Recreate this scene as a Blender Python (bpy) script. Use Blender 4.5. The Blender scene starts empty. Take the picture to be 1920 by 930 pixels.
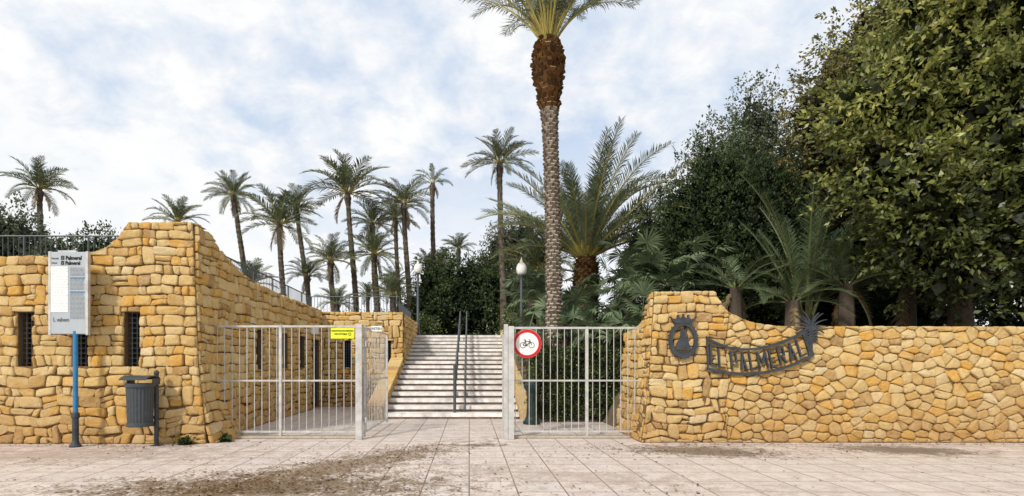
import bpy, math, random, bmesh
import numpy as np
from mathutils import Vector, Matrix
R=math.radians
scene=bpy.context.scene
col=scene.collection
random.seed(3)

# ------------------------------------------------------------ materials
def new_mat(name):
    m=bpy.data.materials.new(name); m.use_nodes=True
    nt=m.node_tree; nt.nodes.clear()
    out=nt.nodes.new('ShaderNodeOutputMaterial')
    return m,nt,out
def ramp(nt,stops,fac=None,interp='LINEAR'):
    r=nt.nodes.new('ShaderNodeValToRGB'); cr=r.color_ramp; cr.interpolation=interp
    while len(cr.elements)<len(stops): cr.elements.new(0.5)
    for e,(p,c) in zip(cr.elements,stops):
        e.position=p; e.color=(c[0],c[1],c[2],1) if hasattr(c,'__len__') else (c,c,c,1)
    if fac is not None: nt.links.new(fac,r.inputs[0])
    return r.outputs[0]
def noise(nt,scale,detail=4,vec=None,rough=.5,dist=0):
    n=nt.nodes.new('ShaderNodeTexNoise'); n.inputs['Scale'].default_value=scale
    n.inputs['Detail'].default_value=detail; n.inputs['Roughness'].default_value=rough
    n.inputs['Distortion'].default_value=dist
    if vec is not None: nt.links.new(vec,n.inputs['Vector'])
    return n.outputs['Fac']
def coord(nt,k='Object'):
    return nt.nodes.new('ShaderNodeTexCoord').outputs[k]
def geo(nt): return nt.nodes.new('ShaderNodeNewGeometry').outputs['Position']
def mixc(nt,f,a,b,mode='MIX'):
    m=nt.nodes.new('ShaderNodeMix'); m.data_type='RGBA'; m.blend_type=mode
    for s,v in ((m.inputs[0],f),(m.inputs[6],a),(m.inputs[7],b)):
        if hasattr(v,'links'): nt.links.new(v,s)
        elif hasattr(v,'__len__'): s.default_value=(*v[:3],1)
        else: s.default_value=v
    return m.outputs[2]
def math_(nt,op,a,b=None,clamp=False):
    m=nt.nodes.new('ShaderNodeMath'); m.operation=op; m.use_clamp=clamp
    for i,v in enumerate((a,b)):
        if v is None: continue
        if hasattr(v,'links'): nt.links.new(v,m.inputs[i])
        else: m.inputs[i].default_value=v
    return m.outputs[0]
def princ(nt,out,colr,rough=.8,metal=0,spec=.3,bump=None,bs=.5,bd=.02):
    p=nt.nodes.new('ShaderNodeBsdfPrincipled')
    if hasattr(colr,'links'): nt.links.new(colr,p.inputs['Base Color'])
    else: p.inputs['Base Color'].default_value=(*colr,1)
    if hasattr(rough,'links'): nt.links.new(rough,p.inputs['Roughness'])
    else: p.inputs['Roughness'].default_value=rough
    p.inputs['Metallic'].default_value=metal
    p.inputs['Specular IOR Level'].default_value=spec
    if bump is not None:
        b=nt.nodes.new('ShaderNodeBump'); b.inputs['Strength'].default_value=bs; b.inputs['Distance'].default_value=bd
        nt.links.new(bump,b.inputs['Height']); nt.links.new(b.outputs[0],p.inputs['Normal'])
    nt.links.new(p.outputs[0],out.inputs[0]); return p
def attr(nt,name='rnd'):
    a=nt.nodes.new('ShaderNodeAttribute'); a.attribute_name=name; return a.outputs['Fac']

def painted(name,c,rough=.5,metal=0,var=.25,scale=12):
    m,nt,out=new_mat(name); n=noise(nt,scale,5,geo(nt),.65)
    c2=[x*(1-var) for x in c]; c3=[min(1,x*(1+var*.5)) for x in c]
    princ(nt,out,ramp(nt,[(.3,c2),(.7,c3)],n),rough,metal); return m
def leafmat(name,stops,trans=.2,rough=.5,spec=.3):
    m,nt,out=new_mat(name)
    c=ramp(nt,stops,attr(nt))
    p=princ(nt,out,c,rough,0,spec)
    t=nt.nodes.new('ShaderNodeBsdfTranslucent'); nt.links.new(c,t.inputs[0])
    mx=nt.nodes.new('ShaderNodeMixShader'); mx.inputs[0].default_value=trans
    nt.links.new(p.outputs[0],mx.inputs[1]); nt.links.new(t.outputs[0],mx.inputs[2]); nt.links.new(mx.outputs[0],out.inputs[0])
    return m

# stone
def stone_mat():
    m,nt,out=new_mat('ochre_sandstone')
    P=geo(nt); a=attr(nt)
    base=ramp(nt,[(0,(.42,.25,.10)),(.08,(.56,.35,.125)),(.28,(.67,.465,.19)),(.5,(.73,.545,.265)),(.70,(.69,.455,.165)),(.85,(.70,.375,.07)),(.93,(.64,.41,.145)),(1,(.77,.63,.375))],a)
    n1=noise(nt,9,6,P,.7); n2=noise(nt,40,6,P,.75); n3=noise(nt,.9,4,P,.6)
    c=mixc(nt,math_(nt,'MULTIPLY',ramp(nt,[(.45,0),(.7,1)],n1),.5),base,(.77,.64,.395))
    c=mixc(nt,math_(nt,'MULTIPLY',ramp(nt,[(.36,1),(.46,0)],n2),.5),c,(.38,.21,.08))
    c=mixc(nt,math_(nt,'MULTIPLY',ramp(nt,[(.28,1),(.40,0)],n1),.4),c,(.64,.34,.085))
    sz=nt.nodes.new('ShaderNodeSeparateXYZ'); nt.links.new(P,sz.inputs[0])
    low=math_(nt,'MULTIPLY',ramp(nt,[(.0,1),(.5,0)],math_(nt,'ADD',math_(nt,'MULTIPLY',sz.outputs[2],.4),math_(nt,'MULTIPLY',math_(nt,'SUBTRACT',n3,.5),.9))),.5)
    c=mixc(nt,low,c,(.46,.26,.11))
    h=math_(nt,'ADD',n1,math_(nt,'MULTIPLY',n2,.6))
    princ(nt,out,c,.9,0,.12,h,1,.05)
    return m
STONE=stone_mat()
def mortar():
    m,nt,out=new_mat('mortar'); P=geo(nt)
    c=ramp(nt,[(.3,(.10,.06,.028)),(.7,(.22,.14,.068))],noise(nt,14,5,P,.7))
    princ(nt,out,c,.95,0,.1,noise(nt,60,3,P),.6,.01); return m
MORTAR=mortar()

def paving():
    m,nt,out=new_mat('pale_pink_paving'); P=geo(nt)
    b=nt.nodes.new('ShaderNodeTexBrick'); b.offset=0; b.squash=1
    nt.links.new(P,b.inputs['Vector']); b.inputs['Scale'].default_value=1
    b.inputs['Brick Width'].default_value=.6; b.inputs['Row Height'].default_value=.6
    b.inputs['Mortar Size'].default_value=.011; b.inputs['Mortar Smooth'].default_value=.3
    b.inputs['Color1'].default_value=(.65,.565,.505,1); b.inputs['Color2'].default_value=(.57,.50,.455,1)
    b.inputs['Mortar'].default_value=(.16,.105,.085,1)
    n1=noise(nt,.5,6,P,.65); n2=noise(nt,20,7,P,.78); n3=noise(nt,4,6,P,.7)
    c=mixc(nt,math_(nt,'MULTIPLY',ramp(nt,[(.42,1),(.58,0)],n3),.45),b.outputs['Color'],(.40,.295,.24))
    c=mixc(nt,math_(nt,'MULTIPLY',ramp(nt,[(.50,0),(.62,1)],n2),.35),c,(.73,.68,.64))
    sp=ramp(nt,[(.35,1),(.45,0)],n2)
    c=mixc(nt,math_(nt,'MULTIPLY',sp,math_(nt,'MULTIPLY',ramp(nt,[(.38,.2),(.6,1)],n1),.7)),c,(.21,.14,.095))
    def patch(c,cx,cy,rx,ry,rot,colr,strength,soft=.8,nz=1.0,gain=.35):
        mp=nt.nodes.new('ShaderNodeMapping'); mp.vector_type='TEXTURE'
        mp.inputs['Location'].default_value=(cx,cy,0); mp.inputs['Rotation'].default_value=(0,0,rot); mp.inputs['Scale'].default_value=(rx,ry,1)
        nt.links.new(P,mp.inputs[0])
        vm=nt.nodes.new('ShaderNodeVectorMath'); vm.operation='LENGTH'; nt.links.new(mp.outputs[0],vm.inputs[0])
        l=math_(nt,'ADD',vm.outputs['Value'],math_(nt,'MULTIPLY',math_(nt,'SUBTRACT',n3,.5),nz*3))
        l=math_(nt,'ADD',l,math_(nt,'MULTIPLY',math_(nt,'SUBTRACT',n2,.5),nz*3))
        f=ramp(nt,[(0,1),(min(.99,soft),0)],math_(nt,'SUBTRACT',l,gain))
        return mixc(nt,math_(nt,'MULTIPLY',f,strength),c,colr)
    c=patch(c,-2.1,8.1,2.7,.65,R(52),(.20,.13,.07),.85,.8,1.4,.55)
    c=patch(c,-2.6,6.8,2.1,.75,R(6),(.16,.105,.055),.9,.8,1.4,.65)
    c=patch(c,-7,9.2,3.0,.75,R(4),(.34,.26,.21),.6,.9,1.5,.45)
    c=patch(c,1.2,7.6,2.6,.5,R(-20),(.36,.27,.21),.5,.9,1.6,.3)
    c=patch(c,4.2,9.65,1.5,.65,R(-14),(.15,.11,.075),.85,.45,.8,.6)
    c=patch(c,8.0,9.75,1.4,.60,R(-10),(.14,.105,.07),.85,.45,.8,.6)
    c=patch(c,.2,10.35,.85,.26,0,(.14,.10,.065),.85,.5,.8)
    h=math_(nt,'ADD',math_(nt,'MULTIPLY',b.outputs['Fac'],-1.0),math_(nt,'MULTIPLY',n2,.4))
    princ(nt,out,c,.60,0,.35,h,.5,.008); return m
PAVE=paving()
def soil():
    m,nt,out=new_mat('soil'); P=geo(nt)
    c=ramp(nt,[(.3,(.09,.065,.04)),(.55,(.17,.13,.08)),(.75,(.10,.12,.05))],noise(nt,1.5,8,P,.7))
    princ(nt,out,c,.95,0,.1,noise(nt,12,6,P,.7),.7,.05); return m
SOIL=soil()
GALV=painted('galvanised_steel',(.54,.53,.51),.45,.25,.3,6)
RAILM=painted('dark_rail_paint',(.09,.10,.11),.45,.2)
DARK=painted('unlit_interior',(.012,.010,.008),.8)
IRON=painted('dark_iron',(.055,.065,.075),.5,.3,.35,8)
BINM=painted('bin_grey_plastic',(.055,.065,.072),.42,0,.2)
BLUE=painted('blue_pole_paint',(.03,.20,.42),.4)
PANEL=painted('grey_sign_panel',(.40,.44,.47),.4,.1,.06)
WHITE=painted('white_paint',(.80,.79,.77),.5,0,.06)
PAPER=painted('white_paper',(.82,.82,.80),.7,0,.04)
RED=painted('red_paint',(.55,.015,.02),.4,0,.1)
BLACK=painted('black_paint',(.01,.01,.01),.5)
YEL=painted('yellow_sign',(.72,.78,.03),.5,0,.08)
INK=painted('grey_ink',(.16,.18,.20),.6)
STEPW=painted('pale_step_riser',(.82,.79,.75),.7,0,.40,3)
STEPT=painted('step_tread',(.42,.33,.28),.8,0,.5,5)
GREENI=painted('green_cast_iron',(.03,.05,.045),.5,.2)
GLOBE=painted('opal_globe',(.80,.79,.74),.25,0,.03)
BARK=painted('bark',(.10,.075,.05),.9,0,.5,14)
CURB=painted('kerb_stone',(.42,.36,.29),.8,0,.3)

PALML=leafmat('palm_leaflet',[(0,(.045,.065,.035)),(.5,(.10,.135,.07)),(.85,(.18,.21,.12)),(1,(.27,.24,.14))],.2,.45,.4)
PALMD=leafmat('palm_leaflet_grey',[(0,(.08,.105,.06)),(.5,(.19,.235,.14)),(1,(.35,.38,.25))],.2,.45,.4)
PALMS=leafmat('palm_leaflet_dark',[(0,(.03,.05,.022)),(.5,(.08,.115,.055)),(1,(.16,.21,.10))],.15,.5,.3)
RACH=painted('palm_rachis',(.42,.36,.11),.6,0,.3)
RACHG=painted('palm_rachis_green',(.16,.18,.075),.6,0,.3)
DEADL=leafmat('dry_frond',[(0,(.12,.08,.04)),(1,(.30,.21,.11))],.1)
LEAFY=leafmat('broadleaf_yellowgreen',[(0,(.014,.019,.006)),(.25,(.045,.062,.014)),(.50,(.14,.165,.038)),(.74,(.35,.36,.095)),(.92,(.55,.50,.15)),(1,(.68,.52,.03))],.3,.4,.45)
LEAFB=leafmat('broadleaf_olive',[(0,(.025,.025,.01)),(.4,(.11,.11,.035)),(.8,(.24,.20,.065)),(1,(.34,.21,.08))],.2)
LEAFD=leafmat('conifer_dark',[(0,(.009,.015,.007)),(.45,(.033,.054,.021)),(.8,(.085,.12,.042)),(1,(.17,.21,.08))],.15,.6,.2)
LEAFK=leafmat('thicket_dark',[(0,(.006,.010,.005)),(.5,(.020,.033,.012)),(1,(.06,.085,.03))],.12,.6,.2)
LEAFG=leafmat('tree_grey_green',[(0,(.03,.04,.022)),(.5,(.09,.11,.065)),(1,(.22,.24,.16))],.15)
HEDGEM=leafmat('hedge_leaf',[(0,(.008,.014,.004)),(.5,(.045,.07,.016)),(1,(.16,.20,.05))],.15,.4,.4)
FANM=leafmat('fan_palm_leaf',[(0,(.045,.07,.035)),(.6,(.13,.18,.09)),(1,(.28,.34,.19))],.15,.45,.4)
LITTER=leafmat('leaf_litter',[(0,(.05,.03,.015)),(.6,(.16,.09,.04)),(1,(.34,.22,.10))],.05,.8,.1)
def trunkmat(name,stops):
    m,nt,out=new_mat(name); P=geo(nt); a=attr(nt)
    c=ramp(nt,stops,a); n=noise(nt,18,5,P,.7)
    c=mixc(nt,math_(nt,'MULTIPLY',ramp(nt,[(.35,1),(.6,0)],n),.4),c,(.06,.04,.03))
    princ(nt,out,c,.9,0,.1,n,.7,.03); return m
TRUNK=trunkmat('palm_trunk',[(0,(.09,.07,.05)),(.5,(.26,.215,.17)),(1,(.46,.40,.32))])
TRUNKD=trunkmat('palm_trunk_dark',[(0,(.05,.04,.03)),(1,(.17,.14,.11))])
BOOT=trunkmat('palm_leaf_bases',[(0,(.06,.03,.013)),(.55,(.17,.085,.028)),(.8,(.42,.25,.08)),(1,(.66,.50,.24))])

# ------------------------------------------------------------ mesh helpers
def empty(name,loc=(0,0,0)):
    o=bpy.data.objects.new(name,None); o.location=loc; o.empty_display_size=.3; col.objects.link(o); return o
def link(o,parent=None):
    col.objects.link(o)
    if parent is not None:
        o.parent=parent; o.matrix_parent_inverse=Matrix.Translation(parent.location).inverted()
    return o
def quad_mesh(name,Q,rnd,mi,mats,smooth=False):
    Q=np.asarray(Q,dtype=np.float32).reshape(-1,4,3); n=len(Q)
    me=bpy.data.meshes.new(name)
    me.vertices.add(n*4); me.vertices.foreach_set('co',Q.reshape(-1))
    me.loops.add(n*4); me.loops.foreach_set('vertex_index',np.arange(n*4,dtype=np.int32))
    me.polygons.add(n); me.polygons.foreach_set('loop_start',np.arange(0,n*4,4,dtype=np.int32))
    me.polygons.foreach_set('loop_total',np.full(n,4,dtype=np.int32))
    me.polygons.foreach_set('material_index',np.asarray(mi,dtype=np.int32))
    for m in mats: me.materials.append(m)
    a=me.attributes.new('rnd','FLOAT','FACE'); a.data.foreach_set('value',np.asarray(rnd,dtype=np.float32))
    me.update(calc_edges=True); return me
class MB:
    def __init__(s): s.v=[];s.f=[];s.m=[];s.r=[];s.mats=[]
    def mi(s,mat):
        if mat not in s.mats: s.mats.append(mat)
        return s.mats.index(mat)
    def add(s,vs,fs,mat,r=None):
        b=len(s.v); s.v+= [tuple(v) for v in vs]; k=s.mi(mat)
        if r is None: r=random.random()
        for f in fs: s.f.append([b+i for i in f]); s.m.append(k); s.r.append(r)
    def box(s,x0,x1,y0,y1,z0,z1,mat,bev=0):
        if bev<=0:
            vs=[(x,y,z) for x in (x0,x1) for y in (y0,y1) for z in (z0,z1)]
            s.add(vs,[(0,1,3,2),(4,6,7,5),(0,4,5,1),(2,3,7,6),(0,2,6,4),(1,5,7,3)],mat)
        else:
            b=bev; vs=[];
            for z,i in ((z0,b),(z0+b,0),(z1-b,0),(z1,b)):
                vs+=[(x0+i,y0+i,z),(x1-i,y0+i,z),(x1-i,y1-i,z),(x0+i,y1-i,z)]
            fs=[(3,2,1,0),(12,13,14,15)]
            for k in range(3):
                for j in range(4): fs.append((k*4+j,k*4+(j+1)%4,k*4+4+(j+1)%4,k*4+4+j))
            s.add(vs,fs,mat)
    def tube(s,p0,p1,r0,mat,r1=None,n=8,cap=True):
        p0=Vector(p0);p1=Vector(p1); r1=r0 if r1 is None else r1
        d=(p1-p0).normalized(); a=d.orthogonal().normalized(); b=d.cross(a)
        vs=[];
        for p,r in ((p0,r0),(p1,r1)):
            for i in range(n):
                t=2*math.pi*i/n+math.pi/n; vs.append(p+a*math.cos(t)*r+b*math.sin(t)*r)
        fs=[(i,(i+1)%n,n+(i+1)%n,n+i) for i in range(n)]
        if cap: fs+=[tuple(range(n-1,-1,-1)),tuple(range(n,2*n))]
        s.add(vs,fs,mat)
    def rev(s,cx,cy,prof,mat,n=20,flute=0):
        vs=[]
        for (r,z) in prof:
            for i in range(n):
                t=2*math.pi*i/n; rr=r*(1-(flute if i%2 else 0)); vs.append((cx+rr*math.cos(t),cy+rr*math.sin(t),z))
        fs=[]
        for k in range(len(prof)-1):
            for i in range(n): fs.append((k*n+i,k*n+(i+1)%n,(k+1)*n+(i+1)%n,(k+1)*n+i))
        fs+=[tuple(range(n-1,-1,-1)),tuple(range((len(prof)-1)*n,len(prof)*n))]
        s.add(vs,fs,mat)
    def plate(s,pts,y0,y1,mat):   # polygon in XZ extruded in Y
        n=len(pts); vs=[(x,y0,z) for x,z in pts]+[(x,y1,z) for x,z in pts]
        s.add(vs,[tuple(range(n)),tuple(range(2*n-1,n-1,-1))]+[(i,(i+1)%n,n+(i+1)%n,n+i) for i in range(n)],mat)
    def ribbon(s,top,bot,y0,y1,mat):
        for i in range(len(top)-1):
            s.plate([bot[i],bot[i+1],top[i+1],top[i]],y0,y1,mat)
    def annulus(s,cx,cz,rx,rz,w,y0,y1,mat,n=40):
        for i in range(n):
            a=2*math.pi*i/n;b=2*math.pi*(i+1)/n
            s.plate([(cx+rx*math.cos(a),cz+rz*math.sin(a)),(cx+rx*math.cos(b),cz+rz*math.sin(b)),
              (cx+(rx-w)*math.cos(b),cz+(rz-w)*math.sin(b)),(cx+(rx-w)*math.cos(a),cz+(rz-w)*math.sin(a))],y0,y1,mat)
    def build(s,name,parent=None,smooth=False):
        me=bpy.data.meshes.new(name); me.from_pydata(s.v,[],s.f); 
        for m in s.mats: me.materials.append(m)
        me.polygons.foreach_set('material_index',s.m)
        a=me.attributes.new('rnd','FLOAT','FACE'); a.data.foreach_set('value',s.r)
        if smooth: me.polygons.foreach_set('use_smooth',[True]*len(s.f))
        me.update(); return link(bpy.data.objects.new(name,me),parent)
def text(name,s,size,loc,mat,parent,rot=0,ext=.004,off=0,align='LEFT',sx=1,yaw=0):
    c=bpy.data.curves.new(name,'FONT'); c.body=s; c.size=size; c.extrude=ext; c.offset=off; c.align_x=align
    c.materials.append(mat); o=bpy.data.objects.new(name,c)
    o.rotation_euler=(R(90),rot,yaw); o.location=loc; o.scale=(sx,1,1); return link(o,parent)

# ------------------------------------------------------------ masonry
def clip(poly,px,py,nx,ny):
    out=[];n=len(poly)
    if n==0: return out
    d=[(x-px)*nx+(y-py)*ny for x,y in poly]
    for i in range(n):
        j=(i+1)%n
        if d[i]<=0: out.append(poly[i])
        if (d[i]<0 and d[j]>0) or (d[i]>0 and d[j]<0):
            t=d[i]/(d[i]-d[j]); out.append((poly[i][0]+t*(poly[j][0]-poly[i][0]),poly[i][1]+t*(poly[j][1]-poly[i][1])))
    return out
def area(p):
    return sum(p[k][0]*p[(k+1)%len(p)][1]-p[(k+1)%len(p)][0]*p[k][1] for k in range(len(p)))/2
def cells_voronoi(rng,outline,holes,sx,sy,drop):
    us=[p[0] for p in outline]; vs_=[p[1] for p in outline]
    u0,u1,v0,v1=min(us)-sx,max(us)+sx,min(vs_)-sy,max(vs_)+sy
    S=[];row=0;v=v0
    while v<v1:
        u=u0+(row%2)*sx*.5
        while u<u1:
            if rng.random()>drop: S.append((u+rng.uniform(-.34,.34)*sx,v+rng.uniform(-.30,.30)*sy))
            u+=sx*rng.uniform(.75,1.25)
        v+=sy; row+=1
    # anisotropic metric keeps the stones wider than tall
    S=np.array(S); k2=1.7; out=[]
    for i in range(len(S)):
        D=(S[:,0]-S[i,0])**2+k2*(S[:,1]-S[i,1])**2; idx=np.argsort(D)[1:22]; poly=list(outline)
        for j in idx:
            m=(S[i]+S[j])/2; nn=S[j]-S[i]; poly=clip(poly,m[0],m[1],nn[0],nn[1]*k2)
            if len(poly)<3: break
        if len(poly)>=3: out.append(poly)
    return out
def cells_blocks(rng,outline,holes,sx,sy,drop):
    us=[p[0] for p in outline]; vs_=[p[1] for p in outline]
    u0,u1,v0,v1=min(us)-.3,max(us)+.3,min(vs_)-.05,max(vs_)+.2
    ph=rng.uniform(0,6,6)
    def warp(u,v):
        j=.55 if v>1.4 else .55+.55*(1.4-v)
        return (u+j*(.030*math.sin(v*9+u*3+ph[0])+.022*math.sin(v*17-u*5+ph[1])), v+j*(.032*math.sin(u*5.1+ph[2]+v*1.3)+.024*math.sin(u*11+v*4+ph[3])))
    out=[];v=v0;doubles=False;occ=[]
    while v<v1:
        base=sy*rng.choice([.75,.95,1.1,1.3]); hgt=base if not doubles else sy*.9
        nocc=[]; u=u0-rng.uniform(0,sx)
        kk=.020 if v>1.4 else .032
        j=lambda: rng.uniform(-kk,kk)
        def quad(a,b,lo,hi): return [warp(a+j(),lo+j()*.6),warp(b+j(),lo+j()*.6),warp(b+j(),hi+j()*.6),warp(a+j(),hi+j()*.6)]
        while u<u1:
            w=sx*rng.choice([.5,.7,.9,1.15,1.5]); a,b=u,u+w
            bl=[o for o in occ if o[1]>a+.01 and o[0]<b-.01]
            if bl:
                o=min(bl,key=lambda q:q[0])
                if o[0]-a<.05: u=o[1]; continue
                b=o[0]
            r=rng.random()
            if not doubles and r<.16 and b-a<sx*1.0: out.append(quad(a,b,v,v+hgt+sy*.9)); nocc.append((a,b))
            elif r<.30 and hgt>sy*.9 and b-a<sx*1.2:
                m=v+hgt*rng.uniform(.4,.6); out.append(quad(a,b,v,m)); out.append(quad(a,b,m,v+hgt))
            else: out.append(quad(a,b,v,v+hgt))
            u=b
        v+=hgt; occ=nocc; doubles=bool(nocc)
    res=[]
    for q in out:
        poly=list(outline); 
        for k in range(4):
            a=q[k];b=q[(k+1)%4]; poly=clip(poly,a[0],a[1],(b[1]-a[1]),-(b[0]-a[0]))
            if len(poly)<3: break
        if len(poly)>=3: res.append(poly)
    return res
def masonry(name,outline,holes,origin,ud,nd,sx,sy,seed,parent,offs=None,drop=.22,maxd=.055,kind='blocks'):
    rng=np.random.default_rng(seed)
    V=[];F=[];RN=[]
    o=Vector(origin);ud=Vector(ud);nd=Vector(nd)
    f_off=offs or (lambda u,v:0)
    if area(outline)<0: outline=outline[::-1]
    raw=(cells_blocks if kind=='blocks' else cells_voronoi)(rng,outline,holes,sx,sy,drop)
    polys=[]
    for poly in raw:
        parts=[poly]
        for (a,b,c,d) in holes:
            nx_=[]
            for p in parts:
                pu=[q[0] for q in p];pv=[q[1] for q in p]
                if max(pu)>a and min(pu)<b and max(pv)>c and min(pv)<d:
                    cands=[clip(p,a,0,1,0),clip(p,b,0,-1,0),clip(p,0,c,0,1),clip(p,0,d,0,-1)]
                    cands=[q for q in cands if len(q)>=3]
                    if cands: nx_.append(max(cands,key=lambda q:abs(area(q))))
                else: nx_.append(p)
            parts=nx_
        polys+=parts
    for poly in polys:
        A=area(poly)
        if abs(A)<.0012: continue
        q=[]; t=.12 if kind=='blocks' else .14
        for k in range(len(poly)):
            a=poly[k-1];b=poly[k];c=poly[(k+1)%len(poly)]
            q.append((b[0]+(a[0]-b[0])*t,b[1]+(a[1]-b[1])*t))
            q.append((b[0]+(c[0]-b[0])*t,b[1]+(c[1]-b[1])*t))
            q.append(((b[0]+c[0])/2+rng.uniform(-.008,.008),(b[1]+c[1])/2+rng.uniform(-.008,.008)))
        cu=sum(p[0] for p in q)/len(q);cv=sum(p[1] for p in q)/len(q)
        eu=max(.03,(max(p[0] for p in q)-min(p[0] for p in q))/2); ev=max(.03,(max(p[1] for p in q)-min(p[1] for p in q))/2)
        dep=rng.uniform(.010,maxd); n=len(q); base=len(V)
        tilt=rng.uniform(-.22,.22,2)
        for ins,dp in ((.007,-.05),(.007,dep*.3),(.017,dep*.85),(.05,dep)):
            su=max(.25,1-ins/eu); sv_=max(.25,1-ins/ev)
            for (x,y) in q:
                jx,jy=(rng.uniform(-.004,.004,2))
                uu=cu+(x-cu)*su+jx; vv=cv+(y-cv)*sv_+jy
                dd=dp+(0 if dp<0 else (tilt[0]*(uu-cu)+tilt[1]*(vv-cv))*.8+rng.uniform(-.010,.010))
                V.append(o+ud*uu+Vector((0,0,max(vv,-.01)))+nd*(dd+f_off(uu,vv)))
        V.append(o+ud*cu+Vector((0,0,cv))+nd*(dep+rng.uniform(-.008,.010)+f_off(cu,cv)))
        rr=rng.random()
        for k in range(3):
            for a in range(n):
                F.append((base+k*n+a,base+k*n+(a+1)%n,base+(k+1)*n+(a+1)%n,base+(k+1)*n+a)); RN.append(rr)
        for a in range(n):
            F.append((base+3*n+a,base+3*n+(a+1)%n,base+4*n)); RN.append(rr)
    me=bpy.data.meshes.new(name); me.from_pydata([tuple(v) for v in V],[],F); me.materials.append(STONE)
    a=me.attributes.new('rnd','FLOAT','FACE'); a.data.foreach_set('value',RN)
    me.polygons.foreach_set('use_smooth',[True]*len(F)); me.update()
    link(bpy.data.objects.new(name,me),parent)
    th=.42; mb=MB(); n=len(outline)
    def P(u,v,d): return o+ud*u+Vector((0,0,v))+nd*d
    vs=[P(u,v-.02 if v>.1 else v,-.018) for u,v in outline]+[P(u,v-.02 if v>.1 else v,-th) for u,v in outline]
    mb.add(vs,[tuple(range(n)),tuple(range(2*n-1,n-1,-1))]+[(i,(i+1)%n,n+(i+1)%n,n+i) for i in range(n)],MORTAR)
    core=mb.build(name+'_core',parent)
    if holes:
        hb=MB(); wb=MB()
        for (a,b,c,d) in holes:
            vs=[P(u,v,dd) for u in (a,b) for v in (c,d) for dd in (.1,-th-.1)]
            hb.add(vs,[(0,1,3,2),(4,6,7,5),(0,4,5,1),(2,3,7,6),(0,2,6,4),(1,5,7,3)],MORTAR)
            vs=[P(u,v,dd) for u in (a-.01,b+.01) for v in (c-.01,d+.01) for dd in (-.27,-.31)]
            wb.add(vs,[(0,1,3,2),(4,6,7,5),(0,4,5,1),(2,3,7,6),(0,2,6,4),(1,5,7,3)],DARK)  # near-black sheet painted as the unlit interior behind the bars
            nb=max(2,int((b-a)/.08))
            for k in range(nb+1):
                u=a+.01+(b-a-.02)*k/nb; wb.tube(P(u,c,-.1),P(u,d,-.1),.009,BINM,n=6)
            k=c+.06
            while k<d: wb.tube(P(a,k,-.105),P(b,k,-.105),.006,BINM,n=5); k+=.1
        me2=bpy.data.meshes.new('cut'); me2.from_pydata(hb.v,[],hb.f)
        for m_ in (me2,core.data):
            bm=bmesh.new(); bm.from_mesh(m_); bmesh.ops.recalc_face_normals(bm,faces=bm.faces); bm.to_mesh(m_); bm.free()
        cut=bpy.data.objects.new('cut',me2); col.objects.link(cut)
        md=core.modifiers.new('b','BOOLEAN'); md.object=cut; md.operation='DIFFERENCE'; md.solver='EXACT'
        bpy.context.view_layer.update()
        dg=bpy.context.evaluated_depsgraph_get(); nm=bpy.data.meshes.new_from_object(core.evaluated_get(dg))
        core.modifiers.clear(); core.data=nm
        if not nm.materials: nm.materials.append(MORTAR)
        bpy.data.objects.remove(cut)
        wb.build(name+'_windows',parent)

# ---------------- left building
bld=empty('stone_building',(-8,12,0))
YF=10.53
top=[(-16,3.71),(-9.3,3.71),(-8.2,3.72),(-7.55,3.76),(-7.2,3.86),(-6.98,4.02),(-6.82,4.22),(-6.69,4.38),(-5.46,4.38)]
outl=[(-16,0)]+top+[(-5.42,3.2),(-5.36,1.6),(-5.27,.8),(-5.20,0)]
win=[(-8.92,-8.61,1.53,2.6),(-7.84,-7.53,1.53,2.6),(-6.82,-6.51,1.53,2.6)]
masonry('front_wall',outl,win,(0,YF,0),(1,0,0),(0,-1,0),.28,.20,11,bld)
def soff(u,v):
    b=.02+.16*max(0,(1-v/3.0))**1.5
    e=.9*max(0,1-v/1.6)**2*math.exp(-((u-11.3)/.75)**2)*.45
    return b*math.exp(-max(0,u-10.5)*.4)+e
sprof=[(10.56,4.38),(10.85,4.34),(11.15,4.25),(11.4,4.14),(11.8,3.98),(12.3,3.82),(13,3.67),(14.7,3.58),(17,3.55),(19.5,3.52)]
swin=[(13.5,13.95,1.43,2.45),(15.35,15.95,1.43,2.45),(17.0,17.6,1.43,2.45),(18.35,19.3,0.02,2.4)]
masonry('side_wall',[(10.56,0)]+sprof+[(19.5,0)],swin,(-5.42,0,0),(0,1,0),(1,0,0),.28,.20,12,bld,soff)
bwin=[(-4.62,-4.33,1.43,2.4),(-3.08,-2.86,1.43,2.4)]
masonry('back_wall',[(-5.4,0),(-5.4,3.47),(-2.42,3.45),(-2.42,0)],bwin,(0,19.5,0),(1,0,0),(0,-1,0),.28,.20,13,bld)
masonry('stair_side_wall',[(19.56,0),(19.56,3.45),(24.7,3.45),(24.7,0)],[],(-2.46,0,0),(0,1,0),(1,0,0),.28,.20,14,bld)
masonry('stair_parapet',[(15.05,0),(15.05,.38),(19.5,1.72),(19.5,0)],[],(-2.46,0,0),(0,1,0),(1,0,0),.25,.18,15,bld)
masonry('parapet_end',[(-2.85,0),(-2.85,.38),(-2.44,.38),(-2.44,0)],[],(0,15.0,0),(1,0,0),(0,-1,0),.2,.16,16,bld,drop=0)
mb=MB(); y=14.96
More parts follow.
